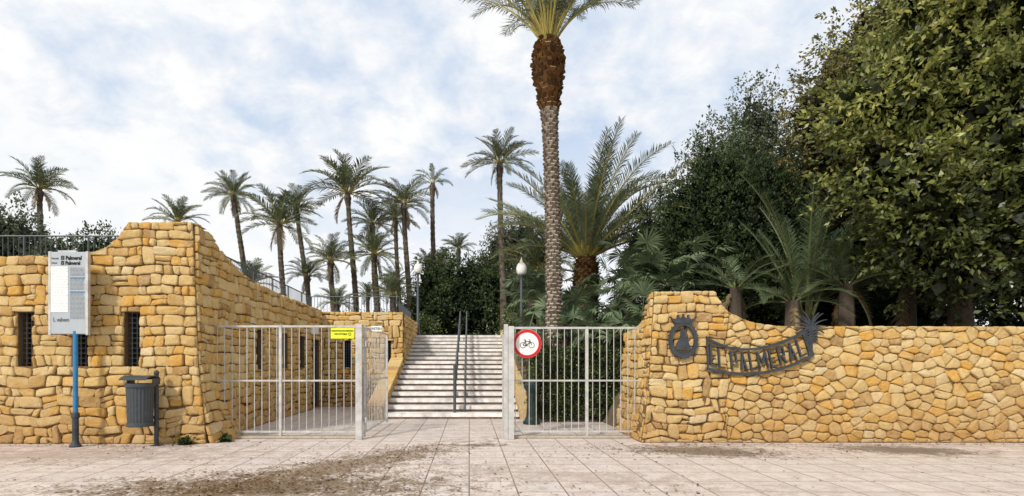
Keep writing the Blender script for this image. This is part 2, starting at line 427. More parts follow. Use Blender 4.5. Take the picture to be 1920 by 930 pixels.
while y<19.4:
    y1=min(19.48,y+random.uniform(.28,.45)); za=.385+(y-14.96)*.2976; zb=.385+(y1-.015-14.96)*.2976; k=random.uniform(.05,.075)
    mb.add([(-2.87,y,za),(-2.40,y,za),(-2.40,y1-.015,zb),(-2.87,y1-.015,zb),(-2.86,y,za+k),(-2.41,y,za+k),(-2.41,y1-.015,zb+k),(-2.86,y1-.015,zb+k)],
      [(0,1,2,3),(4,5,6,7),(0,1,5,4),(1,2,6,5),(2,3,7,6),(3,0,4,7)],STONE); y=y1
mb.box(-16,-5.85,10.96,19.9,3.1,3.35,CURB); mb.box(-16,-2.90,19.94,25,3.05,3.3,CURB)
mb.build('roof_and_coping',bld)
# roof railings
rl=empty('roof_railing',(-8,14,3.3)); mb=MB()
def railing(mb,p0,p1,h,mat,sp=.12,r=.012):
    p0=Vector(p0);p1=Vector(p1); L=(p1-p0).length; n=int(L/sp)
    for k in range(n+1):
        p=p0.lerp(p1,k/n); mb.tube(p,p+Vector((0,0,h)),r*(2 if k%12==0 else .7),mat,n=5)
    for z in (h,.12): mb.tube(p0+Vector((0,0,z)),p1+Vector((0,0,z)),r*1.6,mat,n=6)
railing(mb,(-15.8,12,3.35),(-7.6,12,3.35),1.1,RAILM); railing(mb,(-6.1,12.2,3.35),(-6.1,20.6,3.2),.93,RAILM)
railing(mb,(-6.1,20.6,3.2),(-2.7,20.6,3.2),.95,RAILM); railing(mb,(-2.7,20.6,3.2),(-2.7,24.6,3.2),.75,RAILM)
mb.build('railing_bars',rl)

# ---------------- right wall
rw=empty('stone_wall',(8,10.8,0))
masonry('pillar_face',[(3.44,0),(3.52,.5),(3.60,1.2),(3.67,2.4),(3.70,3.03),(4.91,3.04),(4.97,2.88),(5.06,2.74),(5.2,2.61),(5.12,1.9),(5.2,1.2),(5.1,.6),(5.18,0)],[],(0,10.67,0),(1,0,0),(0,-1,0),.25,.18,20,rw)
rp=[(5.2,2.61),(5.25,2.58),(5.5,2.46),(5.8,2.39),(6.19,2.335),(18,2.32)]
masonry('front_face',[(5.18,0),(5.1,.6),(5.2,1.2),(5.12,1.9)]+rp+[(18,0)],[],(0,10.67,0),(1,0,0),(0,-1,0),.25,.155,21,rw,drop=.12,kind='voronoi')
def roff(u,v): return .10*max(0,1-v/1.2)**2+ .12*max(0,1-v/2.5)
masonry('return_face',[(10.71,0),(10.71,3.03),(10.85,2.98),(11.05,2.75),(11.3,2.5),(11.7,2.35),(12.6,2.3),(12.6,0)],[],(3.68,0,0),(0,1,0),(-1,0,0),.25,.18,22,rw,roff)

# ---------------- ground
def sheet(name,x0,x1,y0,y1,z,mat):
    me=bpy.data.meshes.new(name); me.from_pydata([(x0,y0,z),(x1,y0,z),(x1,y1,z),(x0,y1,z)],[],[(0,1,2,3)]); me.materials.append(mat)
    return link(bpy.data.objects.new(name,me))
sheet('ground',-600,600,-300,900,-.02,SOIL)
sheet('pavement',-40,40,-25,19.6,0,PAVE)
xs=np.concatenate([np.linspace(-400,-40,8),np.linspace(-36,-2.62,14),[-2.6,-2.45,1.55,1.7],np.linspace(2.2,14,20),np.linspace(16,60,12),np.linspace(100,400,4)])
ys=np.concatenate([[11.25,11.3],np.linspace(12,24.3,36),[24.5],np.linspace(26,60,18),np.linspace(80,600,8)])
def sm(a,b,x): t=min(1,max(0,(x-a)/(b-a))); return t*t*(3-2*t)
def h(x,y):
    bump=.12*math.sin(x*1.3+y*.7)*math.cos(y*.9-x*.4)
    if y>=24.5: return 2.82+(bump if y>30 else 0)*.8
    if x>1.6:
        g=2.8*sm(15.0,22,y)
        k=sm(3.6,4.4,x); g2=(1.5+1.3*sm(12,21,y)) if y>11.28 else -.3
        return (g if y>15 else -.3)*(1-k)+g2*k + (bump if y>16 else 0)
    if x<-2.55: return 2.8 if y>20.1 else -.3
    return -.3
V=[(x,y,h(x,y)) for y in ys for x in xs]; nx=len(xs)
F=[(j*nx+i,j*nx+i+1,(j+1)*nx+i+1,(j+1)*nx+i) for j in range(len(ys)-1) for i in range(nx-1)]
me=bpy.data.meshes.new('garden_terrain'); me.from_pydata(V,[],F); me.materials.append(SOIL); me.polygons.foreach_set('use_smooth',[True]*len(F))
link(bpy.data.objects.new('garden_terrain',me))

# ---------------- staircase
st=empty('staircase',(-.5,15.2,0)); mb=MB(); NS=17; rise=2.83/NS; tr=9.3/NS
for i in range(NS):
    y=15.2+i*tr; z=i*rise
    mb.box(-2.43,1.40,y,24.6,z+(.0 if i==0 else .002),z+rise-.060,STEPT)
    mb.box(-2.43,1.42,y-.06,y+tr+.0 if i<NS-1 else 26.5,z+rise-.058,z+rise,STEPT)
    mb.box(-2.43,1.42,y-.066,y-.0605,z+rise-.105,z+rise-.002,STEPW)
    mb.box(-2.43,1.42,y-.0655,y+.22,z+rise+.001,z+rise+.005,STEPW)
mb.build('steps',st)
mb=MB()
mb.add([(1.43,15.0,0),(1.75,15.0,0),(1.75,24.6,0),(1.43,24.6,0),(1.43,15.0,.3),(1.75,15.0,.3),(1.75,24.6,3.1),(1.43,24.6,3.1)],
  [(0,1,2,3),(4,5,6,7),(0,1,5,4),(1,2,6,5),(2,3,7,6),(3,0,4,7)],STONE,.5)
mb.build('right_kerb_wall',st)
hr=empty('handrail',(-.3,15.4,0)); mb=MB()
def sz(y): return max(0,(y-15.2)/9.3*2.83)
for x,off in ((-.42,0),(-.12,.0)):
    for (a,b) in ((15.45,19.2),(19.6,24.8)):
        for hh in (.95,.55):
            mb.tube((x,a,sz(a)+hh+.1),(x,b,sz(b)+hh+.1),.028,RAILM)
        k=a
        while k<=b+.01:
            mb.tube((x,k,sz(k)),(x,k,sz(k)+1.05),.024,RAILM); k+=(b-a)/3
mb.tube((-.42,15.3,0),(-.42,15.3,1.55),.045,RAILM)
mb.build('rails_and_posts',hr)

# ---------------- fences and gate
def fence(mb,x0,x1,y,z1,posts,sp=.158,dark=False):
    for z,r in ((z1,.022),(1.22,.018),(.14,.02)):
        mb.box(x0,x1,y-.014,y+.014,z-r,z+r,GALV)
    x=x0+sp*.5
    while x<x1:
        mb.tube((x,y,.10),(x,y,z1),.0095,GALV,n=6); x+=sp
    for p in posts: mb.box(p-.028,p+.028,y-.03,y+.03,0,z1+.025,GALV,.004)
fl=empty('metal_fence',(-3.9,11.35,0)); mb=MB()
fence(mb,-5.42,-2.36,11.3,2.37,[-4.0]); mb.build('panel',fl)
fr=empty('metal_fence',(2.2,11.35,0)); mb=MB()
fence(mb,.90,3.75,11.35,2.34,[2.5],sp=.15); mb.build('panel',fr)
def gate(nm,x,y0,y1,px0,px1,dx=0):
    e=empty(nm,(x,y0,0)); mb=MB()
    X=lambda y: x+dx*(y-y0)/(y1-y0)
    mb.box(px0,px1,y0-.05,y0+.05,0,2.40,GALV,.006)
    for z in (2.34,1.22,.14): mb.tube((X(y0+.08),y0+.08,z),(X(y1),y1,z),.024,GALV,n=4)
    for yy in (y0+.1,y1): mb.box(X(yy)-.022,X(yy)+.022,yy-.022,yy+.022,.05,2.37,GALV,.004)
    k=y0+.26
    while k<y1-.05: mb.tube((X(k),k,.12),(X(k),k,2.34),.0085,GALV,n=6); k+=.175
    mb.box(X(y0+.17)-.03,X(y0+.17)+.03,y0+.12,y0+.22,1.05,1.25,GALV,.006)
    for z in (.4,2.0): mb.tube((x+.03,y0+.06,z-.06),(x+.03,y0+.06,z+.06),.03,GALV)
    mb.build('leaf_and_post',e); return e
gl=gate('metal_gate',-2.2,11.1,13.85,-2.36,-2.23,dx=.06)
gr=gate('metal_gate',.86,11.12,13.6,.72,.80)
mb=MB(); mb.box(.81,.93,11.08,11.16,0,2.36,GALV,.006); mb.build('fixed_post',gr)
k=MB(); k.box(-5.15,-2.37,11.2,11.42,.004,.05,CURB,.008); k.box(.95,3.4,11.25,11.47,.004,.05,CURB,.008); k.build('fence_kerb')

# signs on the fence
ns=empty('no_cycling_sign',(1.23,11.29,2.0)); mb=MB(); cx,cz=1.225,2.0; y=11.285
def disc(r,y0,y1,mat,n=48): mb.plate([(cx+r*math.cos(2*math.pi*i/n),cz+r*math.sin(2*math.pi*i/n)) for i in range(n)],y0,y1,mat)
disc(.305,y,y+.012,WHITE); disc(.20,y-.003,y-.001,WHITE)
mb.annulus(cx,cz,.302,.302,.062,y-.006,y-.002,RED,48)
Y0=y-.008;Y1=y-.004
def bar(a,b,w=.013):
    a=Vector((a[0],a[1]));b=Vector((b[0],b[1]));d=(b-a).normalized();n=Vector((-d.y,d.x))*w/2
    mb.plate([(cx+p.x,cz+p.y) for p in (a-n,b-n,b+n,a+n)],Y0,Y1,BLACK)
for wx in (-.092,.092): mb.annulus(cx+wx,cz-.03,.062,.062,.011,Y0,Y1,BLACK,28)
bb=(-.012,-.035); bar((-.092,-.03),(-.04,.05));bar((-.092,-.03),bb);bar(bb,(-.04,.05));bar((-.04,.05),(.06,.05));bar(bb,(.06,.05))
bar((.092,-.03),(.055,.085));bar((.055,.085),(.03,.09));bar((-.04,.05),(-.05,.078));bar((-.075,.08),(-.025,.08),.016)
mb.annulus(cx-.012,cz-.035,.02,.02,.008,Y0,Y1,BLACK,16)
mb.box(cx-.03,cx+.03,y+.013,y+.05,cz-.25,cz+.25,GALV)
mb.build('sign_face',ns)
ys_=empty('water_warning_sign',(-2.66,11.26,2.2)); mb=MB(); mb.box(-2.92,-2.43,11.245,11.255,2.11,2.33,YEL); mb.build('plate',ys_)
text('line_1','UTILIZACION DE AGUA REGENERADA',.036,(-2.675,11.24,2.26),BLACK,ys_,align='CENTER',sx=.74)
text('line_2','NO POTABLE',.045,(-2.71,11.24,2.19),BLACK,ys_,align='CENTER')
mb=MB(); mb.annulus(-2.52,2.2,.03,.03,.008,11.239,11.243,BLACK,20); mb.build('symbol',ys_)
rs=empty('notice_sign',(-2.03,12,2.2)); mb=MB(); mb.box(-2.13,-1.90,11.60,11.61,2.28,2.40,WHITE); mb.box(-2.2,-2.12,11.59,11.62,2.27,2.30,GALV); mb.build('plate',rs)
text('lettering','RETEN',.075,(-2.015,11.595,2.315),INK,rs,align='CENTER')
ws=empty('wall_notice',(-5.1,18,2.5)); mb=MB(); mb.box(-5.30,-5.06,17.9,17.915,2.56,2.78,WHITE); mb.box(-5.42,-5.29,17.895,17.92,2.6,2.63,GALV); mb.build('plate',ws)

# ---------------- crest
cr=empty('town_crest',(4.23,10.55,2.1)); mb=MB(); a0,a1=10.555,10.60; CX,CZ=4.24,2.05
mb.annulus(CX,CZ,.285,.36,.07,a0,a1,IRON,44)
for i in range(26):
    t=2*math.pi*i/26
    mb.plate([(CX+math.cos(t+q)*.275*s,CZ+math.sin(t+q)*.35*s) for q,s in ((-.06,1),(.06,1),(.03,1.10),(-.03,1.10))],a0+.004,a1-.004,IRON)
mb.plate([(CX-.17,CZ+.33),(CX+.17,CZ+.33),(CX+.25,CZ+.44),(CX+.15,CZ+.41),(CX+.10,CZ+.47),(CX+.05,CZ+.42),(CX,CZ+.49),(CX-.05,CZ+.42),(CX-.10,CZ+.47),(CX-.15,CZ+.41),(CX-.25,CZ+.44)],a0-.01,a1-.002,IRON)
for t in (-.25,-.10,0,.10,.25): mb.plate([(CX+t+.02*math.cos(q*.785),CZ+(.45 if abs(t)>.2 else .48 if t else .50)+.02*math.sin(q*.785)) for q in range(8)],a0-.008,a1-.004,IRON)
mb.plate([(CX-.17,CZ-.20),(CX+.17,CZ-.20),(CX+.12,CZ-.10),(CX+.09,CZ+.0),(CX+.05,CZ+.04),(CX-.06,CZ+.04),(CX-.10,CZ-.03),(CX-.13,CZ-.1)],a0,a1,IRON)
mb.plate([(CX-.055,CZ+.04),(CX+.045,CZ+.04),(CX+.04,CZ+.17),(CX+.055,CZ+.17),(CX+.055,CZ+.22),(CX+.03,CZ+.22),(CX+.03,CZ+.20),(CX+.0,CZ+.20),(CX+.0,CZ+.22),(CX-.025,CZ+.22),(CX-.025,CZ+.20),(CX-.06,CZ+.22),(CX-.06,CZ+.17),(CX-.045,CZ+.17)],a0-.004,a1-.004,IRON)
for k in range(3): mb.box(CX-.16,CX+.16,a0+.002,a1-.002,CZ-.245+k*-.025,CZ-.23+k*-.025,IRON)
mb.build('crest_metalwork',cr)

# ---------------- EL PALMERAL banner
bn=empty('park_name_sign',(5.7,10.55,1.8)); mb=MB()
bx=np.array([4.72,5.17,5.59,6.12,6.54,6.84]); bz=np.array([1.473,1.389,1.378,1.463,1.60,1.769])
tx=np.array([4.70,5.0,5.38,5.80,6.22,6.60]); tz=np.array([2.106,1.955,1.868,1.90,2.022,2.19])
bp=np.polyfit(bx,bz,3); tp=np.polyfit(tx,tz,3)
N=24; t=np.linspace(0,1,N)
Bx=4.72+(6.84-4.72)*t; Bz=np.polyval(bp,Bx)-.02; Tx=4.70+(6.66-4.70)*t; Tz=np.polyval(tp,Tx)+.02
def mixp(f): return [(Bx[i]+(Tx[i]-Bx[i])*f,Bz[i]+(Tz[i]-Bz[i])*f) for i in range(N)]
mb.ribbon(mixp(1.0),mixp(.91),a0,a1,IRON); mb.ribbon(mixp(.09),mixp(0),a0,a1,IRON)
for f0,f1 in ((0,.014),(.965,1.0)):
    pp=[]
    for f,g in ((f0,0.03),(f1,0.03),(f1,.97),(f0,.97)):
        b_=(np.interp(f,t,Bx),np.interp(f,t,Bz)); c_=(np.interp(f,t,Tx),np.interp(f,t,Tz)); pp.append((b_[0]+(c_[0]-b_[0])*g,b_[1]+(c_[1]-b_[1])*g))
    mb.plate(pp,a0+.004,a1-.004,IRON)
mb.build('banner_frame',bn)
GL={'E':[((0,0),(0,1)),((0,1),(1,1)),((0,.5),(.75,.5)),((0,0),(1,0))],'L':[((0,0),(0,1)),((0,0),(1,0))],
 'P':[((0,0),(0,1)),((0,1),(.95,1)),((.95,1),(.95,.46)),((.95,.46),(0,.46))],'A':[((0,0),(.5,1)),((.5,1),(1,0)),((.2,.32),(.8,.32))],
 'M':[((0,0),(0,1)),((0,1),(.5,.35)),((.5,.35),(1,1)),((1,1),(1,0))],'R':[((0,0),(0,1)),((0,1),(.95,1)),((.95,1),(.95,.5)),((.95,.5),(0,.5)),((.4,.5),(1,0))]}
mb=MB()
def onb(f,g):
    b_=Vector((np.interp(f,t,Bx),np.interp(f,t,Bz))); c_=Vector((np.interp(f,t,Tx),np.interp(f,t,Tz))); return b_+(c_-b_)*g
pos_=[.035,.115,.235,.325,.42,.50,.615,.70,.795,.89]
for ch,f in zip('ELPALMERAL',pos_):
    wf=.052 if ch!='M' else .078
    for q_,(p,q) in enumerate(GL[ch]):
        A=onb(f+p[0]*wf,.20+p[1]*.60);B=onb(f+q[0]*wf,.20+q[1]*.60); d=(B-A).normalized(); n=Vector((-d.y,d.x))*.015; A=A-d*.012;B=B+d*.012
        mb.plate([tuple(A-n),tuple(B-n),tuple(B+n),tuple(A+n)],a0-.004-.001*q_,a1-.004,IRON)
mb.build('letters_el_palmeral',bn)
mb=MB()
mb.plate([(6.72,1.72),(6.80,1.76),(6.80,2.30),(6.73,2.30)],a0+.002,a1-.006,IRON)
for k in range(5):
    z=1.98+k*.055; pts=[(6.66+.026*i,z+.014*math.sin(i*1.5+k)+i*.006) for i in range(10)]
    mb.ribbon([(x,zz+.03) for x,zz in pts],pts,a0-.006,a1-.008,IRON)
for i_,(ang,L) in enumerate(((95,.40),(70,.40),(48,.38),(25,.36),(0,.30),(120,.38),(142,.36),(165,.32),(185,.28),(82,.36),(110,.36))):
    p=Vector((6.76,2.28)); a=R(ang); pts=[]
    for i in range(9):
        pts.append(p.copy()); p=p+Vector((math.cos(a),math.sin(a)))*L/8; a-=(.10 if ang<90 else -.10)
    for i in range(8):
        q0,q1=pts[i],pts[i+1]; d=(q1-q0).normalized(); n=Vector((-d.y,d.x)); ww=.030*(1-i/10)
        mb.plate([tuple(q0-n*ww),tuple(q1-n*ww*.4),tuple(q1+n*ww*.4),tuple(q0+n*ww)],a0-.001*i_,a1-.010,IRON)
mb.build('palm_figure',bn)

# ---------------- bus stop
bs=empty('bus_stop_sign',(-7.48,10.1,0)); mb=MB(); px=-7.48; yy=10.13
mb.tube((px,yy,.55),(px,yy,2.2),.042,BLUE,n=16); mb.tube((px,yy,.0),(px,yy,.62),.055,IRON,n=16)
mb.rev(px,yy,[(.10,0),(.10,.03),(.07,.06),(.055,.12)],IRON); mb.rev(px,yy,[(.066,.55),(.072,.58),(.066,.64),(.045,.66)],IRON)
mb.build('pole',bs,False)
mb=MB(); mb.box(-7.955,-7.235,yy-.03,yy+.03,2.14,3.70,PANEL,.012)
mb.box(-7.97,-7.925,yy-.036,yy+.034,2.12,3.71,GALV,.008); mb.box(-7.265,-7.22,yy-.036,yy+.034,2.12,3.71,GALV,.008)
mb.box(-7.8,-7.45,yy-.02,yy+.02,3.70,3.73,GALV); 
mb.box(-7.92,-7.60,yy-.036,yy-.032,2.56,3.42,PAPER); mb.box(-7.92,-7.84,yy-.037,yy-.0331,3.28,3.42,WHITE)
mb.box(-7.56,-7.28,yy-.036,yy-.032,3.195,3.215,BLUE); mb.box(-7.56,-7.28,yy-.036,yy-.032,2.93,2.95,BLUE)
rng=np.random.default_rng(5)
z=3.39
while z>2.42:
    if abs(z-3.205)>.03 and abs(z-2.94)>.03:
        x=-7.56
        while x<-7.30:
            l=rng.uniform(.02,.07); mb.box(x,min(x+l,-7.285),yy-.035,yy-.0325,z,z+.008,INK); x+=l+.012
    z-=.024
z=3.38
while z>2.60:
    x=-7.90
    while x<-7.63:
        l=rng.uniform(.015,.05); mb.box(x,x+l,yy-.039,yy-.0365,z,z+.004,INK); x+=l+.02
    z-=.030
mb.build('panel',bs)
text('parada','Parada',.05,(-7.91,yy-.034,3.56),INK,bs); text('linea','Línea',.05,(-7.91,yy-.034,3.475),INK,bs)
text('name_1','El Palmeral',.105,(-7.73,yy-.034,3.55),BLACK,bs,off=.002,sx=.84); text('name_2','El Palmeral',.10,(-7.73,yy-.034,3.455),BLACK,bs,off=.002,sx=.82)
text('footer','L valsem',.11,(-7.88,yy-.034,2.38),INK,bs,sx=.8)

# ---------------- bin
bi=empty('litter_bin',(-6.1,10.1,0)); mb=MB(); bx_,by_=-6.22,10.08
mb.rev(bx_,by_,[(.17,.42),(.205,.44),(.215,.55),(.235,1.14),(.24,1.18)],BINM,n=48,flute=.045)
mb.rev(bx_,by_,[(.252,1.14),(.258,1.16),(.258,1.20),(.245,1.21)],BINM,n=32)
mb.rev(bx_,by_,[(.225,.40),(.23,.42),(.225,.47),(.21,.48)],BINM,n=32)
for i in range(8):
    a=R(20+i*17.5);b=R(20+(i+1)*17.5)
    f=lambda q:(by_-math.cos(q)*.25,1.24+math.sin(q)*.10)
    (y0,z0),(y1,z1)=f(a),f(b)
    mb.add([(bx_-.25,y0,z0),(bx_+.25,y0,z0),(bx_+.25,y1,z1),(bx_-.25,y1,z1),(bx_-.25,y0,z0+.02),(bx_+.25,y0,z0+.02),(bx_+.25,y1,z1+.02),(bx_-.25,y1,z1+.02)],[(0,1,2,3),(4,5,6,7),(0,1,5,4),(2,3,7,6),(1,2,6,5),(3,0,4,7)],BINM)
for s in (-1,1): mb.box(bx_+s*.245-.008,bx_+s*.245+.008,by_-.02,by_+.22,1.18,1.30,BINM)
mb.tube((bx_+.19,by_+.2,0),(bx_+.19,by_+.2,1.40),.04,IRON,n=12); mb.box(bx_+.1,bx_+.28,by_+.12,by_+.28,0.004,.014,IRON)
mb.rev(bx_+.19,by_+.2,[(.046,1.38),(.05,1.40),(.04,1.44),(.01,1.455)],IRON,12)
mb.box(bx_+.05,bx_+.2,by_+.14,by_+.2,.52,.58,IRON); mb.box(bx_+.05,bx_+.2,by_+.14,by_+.2,1.02,1.08,IRON)
mb.build('bin_body',bi)

# ---------------- street lamps
def lamp(x,y,zb,zg):
    e=empty('street_lamp',(x,y,zb)); mb=MB()
    mb.rev(x,y,[(.16,zb),(.16,zb+.08),(.10,zb+.2),(.09,zb+.7),(.06,zb+.8),(.05,zg-.4),(.045,zg-.32),(.10,zg-.26),(.13,zg-.2)],RAILM,12)
    mb.rev(x,y,[(.12,zg-.22),(.17,zg-.14),(.19,zg),(.17,zg+.10),(.12,zg+.18),(.05,zg+.23)],GLOBE,18)
    mb.rev(x,y,[(.07,zg+.22),(.05,zg+.27),(.015,zg+.36),(.005,zg+.42)],GLOBE,12)
    mb.build('post_and_globe',e,True)
lamp(-2.4,24.9,2.8,6.0); lamp(1.86,19,1.3,4.95); lamp(-1.1,40,2.8,5.4)
fo=empty('drinking_fountain',(1.62,13.9,0)); mb=MB()
mb.rev(1.62,13.9,[(.22,.0),(.22,.08),(.17,.12),(.14,.2),(.12,.5),(.11,.8),(.14,.86),(.20,.95),(.21,1.02),(.15,1.05),(.10,1.12),(.03,1.2)],GREENI,16)
mb.tube((1.62,13.75,.75),(1.62,13.62,.72),.02,GREENI); mb.build('pedestal',fo)

# ------------------------------------------------------------ vegetation
def nrm(a): return a/np.maximum(1e-6,np.linalg.norm(a,axis=-1,keepdims=True))
def leafquads(pos,d,l,wf,rng):
    s=nrm(np.cross(d,rng.normal(size=d.shape))); w=(l*wf)[:,None]; L=l[:,None]
    return np.stack([pos,pos+d*L*.45+s*w,pos+d*L,pos+d*L*.45-s*w],1)
def foliage(rng,blobs,n,ls,clump=.4,up=.2,cl=40,inner=.18,wf=.28,zmin=None,rmin=.72,rmax=1.08,spray=0):
    C=np.array([b[0] for b in blobs],float);RR=np.array([b[1] for b in blobs],float)
    bough_shade=np.array([b[2] if len(b)>2 else 0. for b in blobs])   # shade painted into the leaf colour per bough, negative lightens
    w=(RR.prod(1))**(2/3); w/=w.sum()
    nc=max(1,n//cl); bi=rng.choice(len(blobs),nc,p=w)
    dr=nrm(rng.normal(size=(nc,3))); rad=rng.uniform(rmin,rmax,(nc,1))
    lob=.12*np.sin(dr[:,:1]*7+bi[:,None])+.12*np.sin(dr[:,2:]*8+dr[:,1:2]*5+bi[:,None]*2)
    cc=C[bi]+dr*(rad+lob)*RR[bi]; cs=rng.uniform(.6,1.3,nc)
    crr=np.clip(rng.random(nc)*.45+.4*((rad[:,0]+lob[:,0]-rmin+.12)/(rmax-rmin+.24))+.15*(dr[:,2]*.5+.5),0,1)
    ci=np.repeat(np.arange(nc),cl)
    if spray:
        tw=nrm(dr+rng.normal(size=dr.shape)*.6+[0,0,up]); tt=rng.random(len(ci))
        pos=cc[ci]+tw[ci]*(tt*spray*cs[ci])[:,None]+rng.normal(size=(len(ci),3))*(clump*.5*(1.1-tt))[:,None]
        d=nrm(rng.normal(size=pos.shape)*.7+tw[ci]*.9)
    else:
        pos=cc[ci]+rng.normal(size=(len(ci),3))*(clump*.5*cs[ci])[:,None]
        out=nrm(pos-C[bi[ci]]); d=nrm(rng.normal(size=pos.shape)*.6+out*.7+np.array([0,0,up]))
    l=ls*rng.uniform(.6,1.25,len(ci))
    Q=leafquads(pos,d,l,wf,rng); rn=np.clip(.08+.55*crr[ci]+.38*rng.random(len(ci))-bough_shade[bi[ci]],0,1)
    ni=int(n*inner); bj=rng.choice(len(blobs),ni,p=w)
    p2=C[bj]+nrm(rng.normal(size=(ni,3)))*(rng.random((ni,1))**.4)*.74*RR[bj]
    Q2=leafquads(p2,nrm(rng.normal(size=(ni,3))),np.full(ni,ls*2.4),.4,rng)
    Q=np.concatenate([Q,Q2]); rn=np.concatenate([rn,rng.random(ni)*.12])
    if zmin is not None:
        k=Q[:,0,2]>zmin; Q=Q[k]; rn=rn[k]
    return Q,rn
def tubeq(pts,rad,n=10,rough=0,rng=None):
    pts=np.array(pts,float); m=len(pts); rad=np.broadcast_to(rad,(m,)).copy()
    t=nrm(np.gradient(pts,axis=0)); a=nrm(np.cross(t,np.tile(np.array([.05,1.,.02]),(m,1)))); b=np.cross(t,a)
    an=np.linspace(0,2*np.pi,n,endpoint=False)
    rr=rad[:,None]*np.ones((m,n))
    if rough: rr=rr*(1+rng.uniform(-rough,rough,(m,n)))
    ring=pts[:,None]+rr[...,None]*(a[:,None]*np.cos(an)[None,:,None]+b[:,None]*np.sin(an)[None,:,None])
    r2=np.roll(ring,-1,1)
    return np.stack([ring[:-1],r2[:-1],r2[1:],ring[1:]],2).reshape(-1,4,3)
def tree(name,base,trunk_top,tr,blobs,n,ls,mat,seed,**kw):
    rng=np.random.default_rng(seed); e=empty(name,base)
    base=np.array(base,float);tt=np.array(trunk_top,float)
    qs=[];k=np.linspace(0,1,10)[:,None]
    pts=base+(tt-base)*k+np.sin(k*5+seed)*np.array([.12,.08,0])
    qs.append(tubeq(pts,tr*(1-.5*k[:,0]),12,.08,rng))
    for b in blobs:
        for j in range(3):
            c=np.array(b[0])+rng.normal(size=3)*np.array(b[1])*.35
            s=base+(tt-base)*rng.uniform(.55,1); kk=np.linspace(0,1,7)[:,None]
            p=s+(c-s)*kk+np.array([0,0,1])*np.sin(kk*np.pi)*.3; qs.append(tubeq(p,tr*.4*(1-.85*kk[:,0]),7,.08,rng))
    T=np.concatenate(qs)
    link(bpy.data.objects.new('trunk_and_limbs',quad_mesh('trunk',T,rng.random(len(T)),np.zeros(len(T)),[BARK])),e)
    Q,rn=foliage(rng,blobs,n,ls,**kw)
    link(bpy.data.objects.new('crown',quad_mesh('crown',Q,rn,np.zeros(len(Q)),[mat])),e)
    return e

def frond(rng,L,a0,droop,n,ll,w,vee=.3,tipdroop=.35,start=.14):
    m=n+1; t=np.linspace(0,1,m); a=a0-droop*t**1.5
    seg=L/n; x=np.concatenate([[0],np.cumsum(np.cos(a[:-1])*seg)]); z=np.concatenate([[0],np.cumsum(np.sin(a[:-1])*seg)])
    P=np.stack([x,np.zeros(m),z],1); T=np.stack([np.cos(a),np.zeros(m),np.sin(a)],1); Nn=np.stack([-np.sin(a),np.zeros(m),np.cos(a)],1)
    S=np.array([0,1.,0]); Q=[];rn=[];mi=[]
    k=t>start; p=P[k];T_=T[k];N_=Nn[k];tt=t[k]
    for s in (-1,1):
        u=(tt-start)/(1-start); prof=np.clip(np.sin(np.pi*(.12+.80*u))**.7,0.15,1)*rng.uniform(.8,1.1,len(tt))
        l=(ll*prof)[:,None]
        d=nrm(T_*(.55+.6*u[:,None])+S*s*.75+N_*vee+rng.normal(size=p.shape)*.09)
        d2=nrm(d+np.array([0,0,-tipdroop])*rng.uniform(.4,1.3,(len(tt),1)))
        mid=p+d*l*.5; tip=mid+d2*l*.5; W=T_*w*.5
        Q.append(np.stack([p-W*.6,p+W*.6,mid+W,mid-W],1)); Q.append(np.stack([mid-W,mid+W,tip+W*.15,tip-W*.15],1))
        r=rng.random(len(tt))*.7; rn+=[r,r]; mi+=[np.zeros(len(tt))]*2
    rw=.028*L/3*(1-t*.85)+.004
    for ax in (np.tile(S,(m,1)),Nn):
        A=P-ax*rw[:,None];B=P+ax*rw[:,None]; Q.append(np.stack([A[:-1],B[:-1],B[1:],A[1:]],1)); rn.append(np.full(m-1,.5)); mi.append(np.ones(m-1))
    return np.concatenate(Q),np.concatenate(rn),np.concatenate(mi)
def crown_mesh(name,seed,L=1.0,nf=40,n=30,emax=85,emin=-25,droop=(.7,1.5),ll=.26,w=.028,dead=4,mats=None,vee=.3,lvar=.15,epow=1.0,base=.03,start=.14):
    rng=np.random.default_rng(seed); Qs=[];Rs=[];Ms=[]
    for i in range(nf+dead):
        dd=i>=nf
        u=(i+.5)/nf; el=R(emax-(emax-emin)*u**epow+rng.uniform(-8,8)) if not dd else R(rng.uniform(-75,-45))
        az=i*2.39996+rng.uniform(-.35,.35); Lf=L*(1-rng.uniform(0,lvar))*(.7 if dd else 1)*(.8+.2*min(1,u*4))
        Q,r,m=frond(rng,Lf,el,rng.uniform(*droop)*(.4 if dd else 1),n,ll*L*(.7 if dd else 1),w*L,vee,start=start)
        roll=rng.uniform(-.5,.5); y,z=Q[...,1].copy(),Q[...,2].copy()
        dx,dz=math.cos(el-.4),math.sin(el-.4)
        al=Q[...,0]*dx+z*dz; pe=-Q[...,0]*dz+z*dx
        y2=y*math.cos(roll)+pe*math.sin(roll)*.4; pe2=pe-y*math.sin(roll)
        Q=np.stack([al*dx-pe2*dz+base*L,y2,al*dz+pe2*dx],-1)
        c,s=math.cos(az),math.sin(az); X=Q[...,0]*c-Q[...,1]*s;Y=Q[...,0]*s+Q[...,1]*c
        Qs.append(np.stack([X,Y,Q[...,2]],-1)); br=rng.uniform(-.1,.3)
        Rs.append(np.clip(r+br,0,1)); Ms.append(np.where(m==1,1,2 if dd else 0))
    return quad_mesh(name,np.concatenate(Qs),np.concatenate(Rs),np.concatenate(Ms),mats or [PALML,RACH,DEADL])
